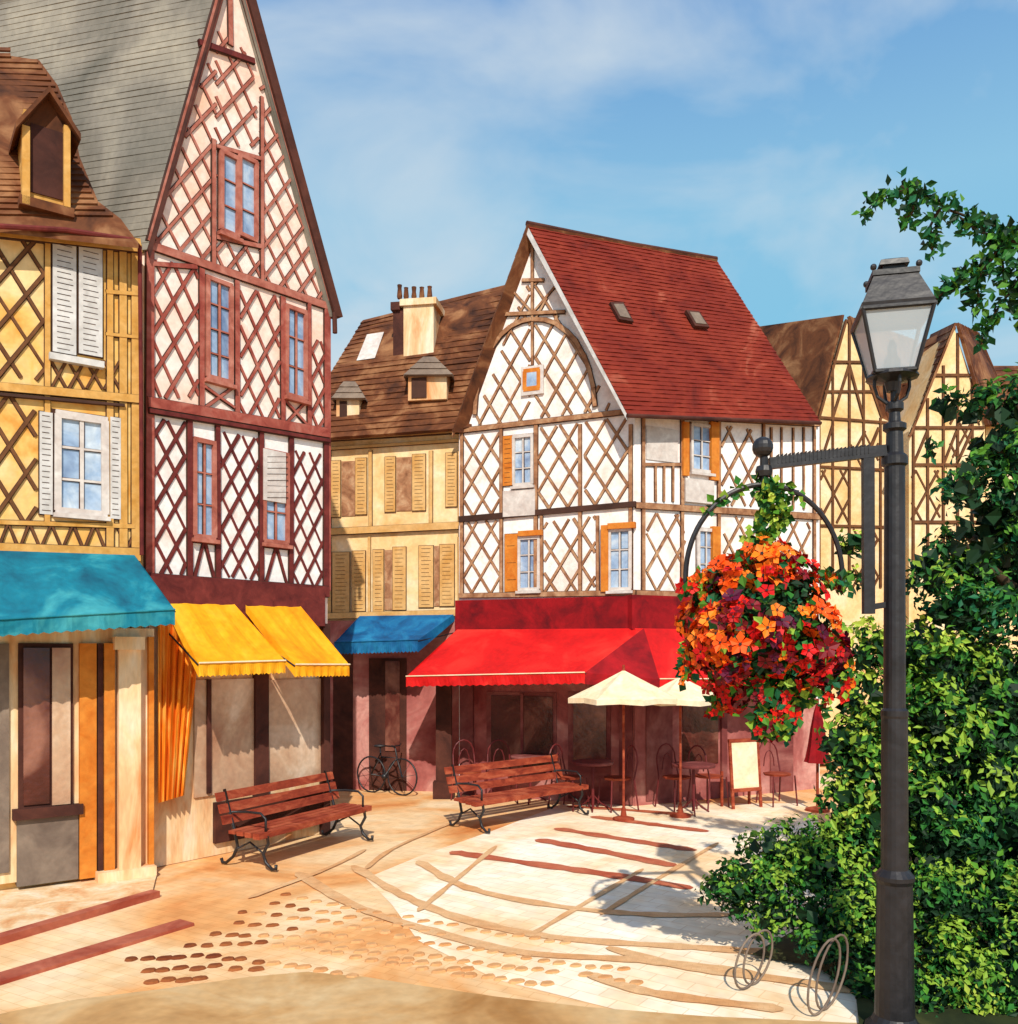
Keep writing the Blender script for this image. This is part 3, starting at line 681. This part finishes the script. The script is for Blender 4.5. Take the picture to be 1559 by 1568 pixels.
def flower(mb,p,n,s,col):
    n=n.normalized(); t=n.orthogonal().normalized(); b=n.cross(t); a0=U(0,6)
    for i in range(5):
        a=a0+i*1.2566; d=t*math.cos(a)+b*math.sin(a); e=n.cross(d); v=U(.7,1.2)
        c=tuple(x*v for x in col); ll=U(.8,1.15)
        mb.poly([p,p+d*s*.6+e*s*.36+n*s*.2,p+d*s*ll+n*s*U(-.1,.4),p+d*s*.6-e*s*.36+n*s*.2],c)
    mb.poly([p+n*.012+t*s*.18,p+n*.012+b*s*.18,p+n*.012-t*s*.18,p+n*.012-b*s*.18],(.02,.01,.01))
pt,lf=MB(),MB()
REDS=[lin(c) for c in ((196,8,10),(222,28,12),(244,84,10),(250,124,20),(120,6,26),(84,4,44),(208,14,16))]
heads=[]
for i in range(30):
    v=rv(); heads.append((cc+Vector((v.x*.42,v.y*.34,v.z*.40))*U(.85,1.12),U(.12,.21)))
for (hc,hr) in heads:
    kind=random.choice(((2,3,1),(2,3,3),(0,6,4),(1,2,3),(4,5,0),(0,1,2),(2,2,3)))
    for i in range(int(26*(hr/.16)**2)):
        v=rv(); v=(v+(hc-cc).normalized()*.7).normalized()
        flower(pt,hc+v*hr*U(.7,1.1),v+rv()*.5,U(.04,.08),REDS[random.choice(kind)])
    for i in range(int(34*(hr/.16)**2)):
        v=rv(); leafquad(lf,hc+v*hr*U(.7,1.2),v+rv()*.8,U(.04,.085),shade(random.choice((0,1,2,3,4,6))),.8)
for i in range(900):
    v=rv(); p=cc+Vector((v.x*.46,v.y*.38,v.z*.42))*U(.75,1.08); leafquad(lf,p,v+rv()*.6,U(.05,.09),shade(random.choice((0,0,1,1,2,6))),.8)
for i in range(190):
    v=rv(); p=cc+Vector((v.x*.50,v.y*.42,v.z*.46))*U(.85,1.14); flower(pt,p,v+rv()*.4,U(.04,.075),REDS[random.choice((0,1,2,3,3,2,4,5))])
for i in range(520):
    t=R(); p=P(1205-20*t+U(-52,45)*(1-t*.5),1045+80*t+U(-18,14),LY+U(-.2,.2)); leafquad(lf,p,rv()+Vector((0,-1,0)),U(.05,.1),shade(random.choice((1,2,3,4,6))),.8)
    if R()<.14: flower(pt,p,rv()+Vector((0,-1.5,0)),U(.04,.06),REDS[random.choice((0,1,4))])
for (sx,sy,ex,ey) in ((1275,960,1300,1060),(1060,980,1052,1040),(1270,1010,1262,1090),(1110,1050,1090,1092),(1260,880,1296,900),(1080,890,1048,905)):
    for i in range(60):
        t=R(); p=P(sx+(ex-sx)*t+U(-10,10),sy+(ey-sy)*t+U(-8,8),LY+U(-.12,.12)); leafquad(lf,p,rv()+Vector((0,-1,0)),U(.05,.08),shade(random.choice((1,2,3,4,6))),.8)
        if R()<.22: flower(pt,p,rv()+Vector((0,-1.5,0)),U(.035,.055),REDS[random.choice((0,1,2,3))])
for i in range(420):
    t=R(); p=P(1172+14*math.sin(t*5)+U(-1,1)*(14+18*t*(1-t)*2.2),738+120*t,LY+U(-.08,.08)); leafquad(lf,p,rv()+Vector((0,-1,0)),U(.05,.08),shade(random.choice((1,2,3,4,5))),.8)
for i in range(70):
    a=math.radians(U(60,140)); p=P(1170+120*math.cos(a),884-142*math.sin(a)+U(-8,10),LY); leafquad(lf,p,rv()+Vector((0,-1,0)),U(.05,.08),shade(random.choice((1,2,3,4))),.8)
pt.obj('red_flowers',M_petal,hb,col=True); lf.obj('leaves',M_leaf,hb,col=True)
# ============================================================ FOLIAGE
def clumps(lf,L,size,dens):
    for (x,y,r,Y,pal) in L:
        c0=P(x,y,Y); rr_=r/F*Y
        n=int(dens*(rr_/size)**2*1.0)
        for s in range(8):
            sc=c0+rv()*rr_*.62; sr=rr_*U(.32,.6); off=random.choice((0,0,1,-1,-1))
            for i in range(n//8):
                v=rv(); p=sc+v*sr*U(.65,1.18)
                if p.z<.03: p.z=U(.02,.2)
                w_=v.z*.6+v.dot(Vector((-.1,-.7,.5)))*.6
                i2=pal[max(0,min(len(pal)-1,int((w_+1)/2*len(pal)+U(-1.2,1.2)+off)))]  # leaves facing sun and sky get lighter greens: lighting painted into leaf colour
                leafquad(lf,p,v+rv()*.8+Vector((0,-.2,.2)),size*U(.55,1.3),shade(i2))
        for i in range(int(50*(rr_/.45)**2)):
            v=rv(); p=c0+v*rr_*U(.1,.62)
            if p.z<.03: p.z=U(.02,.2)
            leafquad(lf,p,v+rv()+Vector((0,-.6,0)),size*2.1,shade(0,.4),.9)  # inner leaves in darkest green, painting the shade inside the clump
PD=(0,0,0,1,2,3,4); PL=(0,1,2,3,4,5); PT=(0,0,1,6,2,1,3)
tr=empty('broadleaf_tree'); lf=MB()
L=[]
for (x,y,r,Y,p) in ((1530,690,62,8.0,PT),(1475,745,34,7.7,PT),(1455,612,20,7.6,PT),(1425,690,14,7.6,PT),(1500,620,34,7.8,PT),(1560,620,50,8,PT),(1535,790,72,8.0,PT),(1480,835,60,7.9,PD),(1560,900,85,8.2,PT),
   (1425,885,40,7.7,PD),(1470,940,75,7.9,PT),(1345,985,46,7.6,PL),(1410,1010,60,7.7,PL),(1325,1065,58,7.7,PL),(1300,1140,48,7.6,PL),(1500,1050,80,8.0,PD),(1425,1110,80,7.7,PD),(1560,1060,90,8.2,PD),
   (1335,1180,72,7.7,PL),(1500,1180,95,7.8,PD),(1410,1240,85,7.6,PD),(1305,1235,45,7.6,PL),(1560,1200,90,8,PT),(1530,1290,90,7.6,PT),(1330,1270,60,7.5,PL),(1440,1320,85,7.4,PD),
   (1660,700,110,8.4,PT),(1680,900,130,8.5,PT),(1680,1120,130,8.4,PD),(1660,1300,120,8,PD),(1305,830,22,7.9,PL),(1300,885,18,7.9,PL),
   (1450,1000,90,8.6,PD),(1540,840,90,8.8,PD),(1400,1130,100,8.5,PD),(1540,1120,110,8.8,PD),(1480,1260,110,8.4,PD)):
    L.append((x,y,r,Y,p))
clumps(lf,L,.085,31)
br=MB()
BR=[[(1680,470),(1600,400),(1520,345),(1455,322),(1420,300),(1380,292),(1345,305),(1318,330)],[(1440,318),(1425,345),(1428,390)],[(1405,300),(1395,330),(1375,335)],[(1540,358),(1520,395),(1475,420),(1440,452),(1430,462)],[(1600,400),(1560,430),(1530,470),(1510,500),(1502,528)],[(1560,372),(1500,355),(1470,332)],[(1580,385),(1565,450),(1560,500)],[(1520,395),(1495,430),(1500,460),(1490,480)],[(1400,296),(1380,285)],[(1550,350),(1535,400),(1540,440)]]
for b in BR:
    pts=[P(x,y,6.9+.05*i) for i,(x,y) in enumerate(b)]; n=len(pts)
    br.tube(pts,[.012*(1-i/n)+.003 for i in range(n)],5)
    for i in range(n-1):
        ln=(pts[i+1]-pts[i]).length
        for q in range(int(ln*190)):
            p=pts[i]+(pts[i+1]-pts[i])*R()+rv()*U(0,.095); leafquad(lf,p,rv()+Vector((0,-1,0)),U(.055,.11),shade(random.choice((0,1,1,2,2,6,3))),.6)
tb_=P(1640,1000,8.2); br.tube([(tb_.x,8.2,0),(tb_.x+.05,8.2,1.5),(tb_.x-.05,8.25,3),(tb_.x+.1,8.2,4.6),(tb_.x,8,6.2)],[.22,.18,.15,.11,.05],10)
for e in ((1530,690),(1480,835),(1500,1050),(1560,620),(1680,900),(1680,470)):
    q=P(*e,7.9 if e!=(1680,470) else 6.9); br.tube([(tb_.x,8.2,max(.6,q.z-1.0)),((tb_.x+q.x)/2,8.1,q.z-.4),q],[.09,.06,.02],7)
br.obj('trunk_and_limbs',M_bark,tr,smooth=True); lf.obj('leaves',M_leaf,tr,col=True)
sh_=empty('shrub'); lf=MB()
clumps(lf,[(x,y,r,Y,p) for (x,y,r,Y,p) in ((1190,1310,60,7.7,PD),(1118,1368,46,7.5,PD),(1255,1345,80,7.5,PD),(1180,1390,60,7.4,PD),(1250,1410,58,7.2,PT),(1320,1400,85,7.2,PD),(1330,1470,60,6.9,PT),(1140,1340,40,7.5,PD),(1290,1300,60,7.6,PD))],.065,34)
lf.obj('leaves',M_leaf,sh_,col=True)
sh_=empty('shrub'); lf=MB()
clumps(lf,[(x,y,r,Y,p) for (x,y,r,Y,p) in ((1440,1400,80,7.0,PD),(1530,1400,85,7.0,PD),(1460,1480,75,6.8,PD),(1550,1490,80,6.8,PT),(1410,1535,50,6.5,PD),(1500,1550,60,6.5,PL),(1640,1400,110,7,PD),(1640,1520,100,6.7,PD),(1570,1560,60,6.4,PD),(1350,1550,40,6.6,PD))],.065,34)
lf.obj('leaves',M_leaf,sh_,col=True)
fb=MB(); fb.poly([G(x,y,.03) for x,y in ((1150,1462),(1260,1400),(1300,1240),(2000,1240),(2600,1700),(1330,1700),(1310,1520),(1250,1480))]); fb.obj('flower_bed_soil',M_soil)
for (x,y,rx,ry,tl) in ((1148,1476,26,42,.5),(1262,1500,28,58,.45)):
    r_=empty('bicycle_rack_hoop'); mb=MB(); b=G(x,y+ry)
    Y=b.y; kk=Y/F
    for o in (0,.09):
        pts=[]
        for i in range(25):
            a=2*math.pi*i/24
            pts.append(Vector((b.x+o+rx*kk*math.cos(a)*.9+ (math.sin(a))*ry*kk*.22, Y+rx*kk*math.cos(a)*.4+o, .02+ry*kk+ry*kk*math.sin(a))))
        mb.tube(pts[:-1],.009,6,closed=True)
    mb.obj('hoop',M_shopg,r_,smooth=True)
# ============================================================ BENCHES
def bench(a,b,name='park_bench',L=None):
    A=G(*a);B=G(*b); u=(B-A).normalized(); n=Vector((u.y,-u.x,0)); L=(B-A).length
    T=lambda p: A+u*p.x+n*p.y+Vector((0,0,p.z))
    e=empty(name); s=MB()
    for i,y in enumerate((.10,.23,.36,.49)): s.box(-.03,y-.05,.43-.01*i%2,L+.03,y+.05,.47,T)
    s.obj('seat_slats',M_wood,e); s=MB()
    for i,z in enumerate((.58,.71,.85)):
        y=-.02-.05*i
        s.prism([T(Vector(p)) for p in ((-.03,y,z-.05),(L+.03,y,z-.05),(L+.03,y-.03,z+.05),(-.03,y-.03,z+.05))],[T(Vector(p)) for p in ((-.03,y-.03,z-.05),(L+.03,y-.03,z-.05),(L+.03,y-.06,z+.05),(-.03,y-.06,z+.05))])
    s.obj('backrest_slats',M_wood,e)
    lg=MB()
    for x in (.12,L-.12):
        def C(L2,r=.02): lg.tube([T(Vector((x,y,z))) for y,z in L2],r,6)
        C([(-.17,.93),(-.06,.6),(.0,.44),(.05,.25),(-.02,.12),(-.14,.03),(-.2,.03),(-.22,.08)])
        C([(.52,.42),(.54,.33),(.46,.2),(.5,.1),(.6,.03),(.66,.04),(.66,.09)])
        C([(.0,.42),(.25,.40),(.54,.42)]); C([(.04,.22),(.25,.32),(.47,.2)],.013)
        C([(-.04,.66),(.2,.68),(.42,.68),(.5,.62),(.5,.45)],.016)
    lg.obj('cast_iron_legs',M_iron,e,smooth=True)
bench((348,1330),(520,1280)); bench((694,1270),(862,1240))
# ============================================================ BICYCLE
bi=empty('bicycle'); mb=MB(); c=G(592,1216); 
u=Vector((.85,-.5,0)).normalized(); T=lambda x,z,y=0: c+u*x+Vector((-u.y,u.x,0))*y+Vector((0,0,z))
for x in (-.36,.36):
    mb.tube([T(x+.33*math.cos(a*math.pi/12),.34+.33*math.sin(a*math.pi/12)) for a in range(24)],.016,6,closed=True)
    for a in range(8): mb.tube([T(x,.34),T(x+.32*math.cos(a*math.pi/4+.2),.34+.32*math.sin(a*math.pi/4+.2))],.004,4)
for L_ in ([(-.36,.34),(-.05,.32),(-.14,.75),(-.36,.34)],[(-.05,.32),(.24,.68),(-.12,.68)],[(.36,.34),(.24,.68),(.20,.86),(.12,.9)],[(-.14,.75),(-.15,.86)]):
    mb.tube([T(*p) for p in L_],.016,6)
mb.tube([T(.15,.92,-.24),T(.22,.9,-.1),T(.22,.9,.1),T(.15,.92,.24)],.014,6); mb.ball(T(-.16,.88),(.12,.06,.03)); mb.ball(T(-.05,.32),.06,8,6)
mb.obj('frame_and_wheels',M_iron,bi,smooth=True)
# ============================================================ PARASOLS
def parasol(x,yp,ye,Y,rpx,m,name='cafe_parasol'):
    e=empty(name); kk=Y/F; c=P(x,yp,Y); zt=c.z; ze=H+(HZ-ye)*kk; r=rpx*kk; mb=MB(); n=8
    ring=[Vector((c.x+r*math.cos(math.pi*2*i/n+.2),c.y+r*math.sin(math.pi*2*i/n+.2),ze)) for i in range(n)]
    ap=Vector((c.x,c.y,zt)); V=Vector((0,0,-.08))
    for i in range(n):
        a,b=ring[i],ring[(i+1)%n]; m_=(a+b)/2+(ap-(a+b)/2)*.04; m2=ap*.5+(a+b)/4+Vector((0,0,-.04)); am=(a+ap)/2+Vector((0,0,-.01));bm=(b+ap)/2+Vector((0,0,-.01))
        mb.poly([ap,am,m2]);mb.poly([ap,m2,bm]);mb.poly([am,a,m_,m2]);mb.poly([m2,m_,b,bm])
        mb.poly([a,m_,m_+V,a+V]);mb.poly([m_,b,b+V,m_+V])
    mb.obj('canopy',m,e); q=MB(); q.tube([(c.x,c.y,0),(c.x,c.y,zt+.08)],.02,8); q.lathe((c.x,c.y,0),[(.17,0),(.17,.04),(.05,.07),(.03,.2)],12)
    for p in ring: q.tube([ap*.45+p*.55+Vector((0,0,-.05)),Vector((c.x,c.y,ze))],.007,4)
    q.obj('pole',M_wood,e)
parasol(955,1026,1068,13.7,88,M_umb); parasol(1042,1036,1070,14.0,74,M_umb)
e=empty('closed_parasol'); c=G(1252,1242); mb=MB()
prof=[(.02,1.75),(.05,1.62),(.09,1.35),(.12,1.08),(.15,.88),(.17,.8)]
n=12
for r,z in prof:
    for i in range(n):
        a=2*math.pi*i/n; q=r*(1+.3*(i%2)); mb.v.append((c.x+q*math.cos(a),c.y+q*math.sin(a),z*1.0))
for j in range(len(prof)-1):
    for i in range(n): mb.f.append((j*n+i,j*n+(i+1)%n,(j+1)*n+(i+1)%n,(j+1)*n+i)); mb.c.append(None)
mb.obj('folded_canopy',M_dred,e); mb=MB(); mb.tube([(c.x,c.y,0),(c.x,c.y,1.85)],.025,8); mb.lathe((c.x,c.y,0),[(.2,0),(.2,.04),(.04,.08)],10); mb.obj('pole',M_wood,e)
# ============================================================ CAFE FURNITURE
M_chair=mat('chair_red_metal',[(96,30,34),(130,50,50)],rough=.5)
def chair(px,py,ang,name='bistro_chair'):
    e=empty(name); c=G(px,py); s=1.15; ca,sa=math.cos(ang),math.sin(ang)
    T=lambda x,y,z: Vector((c.x+(x*ca-y*sa)*s,c.y+(x*sa+y*ca)*s,z*s)); mb=MB()
    for x,y in ((-.18,-.18),(.18,-.18)): mb.tube([T(x*1.15,y*1.15,0),T(x,y,.45)],.014,6)
    mb.tube([T(-.2,.24,0),T(-.18,.18,.45)]+[T(-.17*math.cos(t*math.pi/8),.2+.04,.7+.22*math.sin(t*math.pi/8)) for t in range(9)]+[T(.18,.18,.45),T(.2,.24,0)],.014,6)
    mb.tube([T(-.09*math.cos(t*math.pi/6),.21,.55+.24*math.sin(t*math.pi/6)) for t in range(7)],.01,6)
    mb.obj('frame',M_chair,e); q=MB()
    q.prism([T(.21*math.cos(t*.785),.2*math.sin(t*.785),.47) for t in range(8)],[T(.2*math.cos(t*.785),.19*math.sin(t*.785),.44) for t in range(8)]); q.obj('seat',M_wood,e)
def table(px,py,name='bistro_table'):
    e=empty(name); c=G(px,py); mb=MB(); mb.lathe((c.x,c.y,0),[(.34,.76),(.35,.78),(.35,.8),(.34,.81)],20); mb.obj('top',M_mar,e)
    mb=MB(); mb.tube([(c.x,c.y,.04),(c.x,c.y,.77)],.025,8)
    for i in range(3):
        a=i*2.094+.4; mb.tube([(c.x,c.y,.25),(c.x+.15*math.cos(a),c.y+.15*math.sin(a),.1),(c.x+.3*math.cos(a),c.y+.3*math.sin(a),.012)],.014,6)
    mb.obj('pedestal',M_chair,e)
for x,y,a in ((872,1238,.9),(945,1240,-1.2),(1036,1238,.5),(1085,1236,2.2),(768,1228,0.2),(1190,1232,.3),(718,1228,.4)): chair(x,y,a)
for x,y in ((908,1240),(1062,1246),(812,1228)): table(x,y)
e=empty('menu_board'); a=G(1122,1240);b=G(1168,1236); mb=MB(); q=MB(); u=(b-a).normalized(); L_=(b-a).length; n=Vector((u.y,-u.x,0))
T=lambda p:a+u*p.x-n*p.y+Vector((0,0,p.z))
for x in (0,L_-.05): 
    mb.prism([T(Vector(p)) for p in ((x,0,0),(x+.05,0,0),(x+.05,.1,1.15),(x,.1,1.15))],[T(Vector(p)) for p in ((x,.03,0),(x+.05,.03,0),(x+.05,.13,1.15),(x,.13,1.15))]); mb.box(x,.3,0,x+.04,.33,.6,T)
for z in (.28,1.1): mb.box(0,z*.087-.005,z,L_,z*.087+.04,z+.06,T)
q.prism([T(Vector(p)) for p in ((.04,.03,.32),(L_-.04,.03,.32),(L_-.04,.098,1.11),(.04,.098,1.11))],[T(Vector(p)) for p in ((.04,.05,.32),(L_-.04,.05,.32),(L_-.04,.12,1.11),(.04,.12,1.11))])
mb.obj('frame',M_wood,e); q.obj('panel',M_umb,e)
# ============================================================ SKY / SUN / CAMERA
W=bpy.data.worlds.new('World'); bpy.context.scene.world=W; W.use_nodes=True; nt=W.node_tree; N=nt.nodes; Lk=nt.links
bgd=N['Background']; bgd.inputs['Strength'].default_value=.11
sd=Vector((.06,-.74,.66)).normalized(); el_=math.asin(sd.z); az=math.atan2(sd.x,sd.y)
sky=N.new('ShaderNodeTexSky'); sky.sky_type='NISHITA'; sky.sun_disc=False; sky.sun_elevation=el_; sky.sun_rotation=az
tc=N.new('ShaderNodeTexCoord'); sep=N.new('ShaderNodeSeparateXYZ'); Lk.new(tc.outputs['Generated'],sep.inputs[0])
gr_=N.new('ShaderNodeValToRGB'); e=gr_.color_ramp.elements
stops=[(0.0,(184,216,230)),(.30,(132,204,234)),(.44,(146,204,236)),(.62,(104,158,220)),(1.0,(76,126,196))]
while len(e)<len(stops): e.new(.5)
for i,(p_,c_) in enumerate(stops):
    e[i].position=p_; l=lin(c_); e[i].color=(l[0],l[1],l[2],1)
Lk.new(sep.outputs['Z'],gr_.inputs[0])
sc_=N.new('ShaderNodeVectorMath'); sc_.operation='SCALE'; sc_.inputs['Scale'].default_value=1/.11; Lk.new(gr_.outputs[0],sc_.inputs[0])
m0=N.new('ShaderNodeMix'); m0.data_type='RGBA'; m0.inputs['Factor'].default_value=.85; Lk.new(sky.outputs[0],m0.inputs['A']); Lk.new(sc_.outputs[0],m0.inputs['B'])
mp=N.new('ShaderNodeMapping'); mp.inputs['Scale'].default_value=(1,1,1.9); mp.inputs['Location'].default_value=(1.15,.6,.3); Lk.new(tc.outputs['Generated'],mp.inputs[0])
nz=N.new('ShaderNodeTexNoise'); nz.inputs['Scale'].default_value=3.4; nz.inputs['Detail'].default_value=6; nz.inputs['Roughness'].default_value=.5; nz.inputs['Distortion'].default_value=.4; Lk.new(mp.outputs[0],nz.inputs['Vector'])
cr=N.new('ShaderNodeValToRGB'); cr.color_ramp.elements[0].position=.44; cr.color_ramp.elements[0].color=(0,0,0,1); cr.color_ramp.elements[1].position=.70; cr.color_ramp.elements[1].color=(.85,.85,.85,1); Lk.new(nz.outputs['Fac'],cr.inputs[0])
mx=N.new('ShaderNodeMix'); mx.data_type='RGBA'; mx.inputs['B'].default_value=(5.9,6.7,7.3,1)
Lk.new(cr.outputs[0],mx.inputs['Factor']); Lk.new(m0.outputs['Result'],mx.inputs['A']); Lk.new(mx.outputs['Result'],bgd.inputs['Color'])
sl=bpy.data.lights.new('sun','SUN'); sl.energy=4.5; sl.angle=math.radians(.5); sl.color=(1,.92,.79)
so=bpy.data.objects.new('sun',sl); bpy.context.collection.objects.link(so); so.rotation_euler=sd.to_track_quat('Z','Y').to_euler()
cam=bpy.data.cameras.new('camera'); co_=bpy.data.objects.new('camera',cam); bpy.context.collection.objects.link(co_)
co_.location=(0,0,H); co_.rotation_euler=(math.radians(90),0,0); cam.sensor_fit='HORIZONTAL'; cam.sensor_width=36; cam.lens=36*F/1559; cam.shift_y=216/1559; cam.clip_end=1500
sc=bpy.context.scene; sc.camera=co_
sc.view_settings.view_transform='Standard'; sc.view_settings.look='None'; sc.view_settings.exposure=0
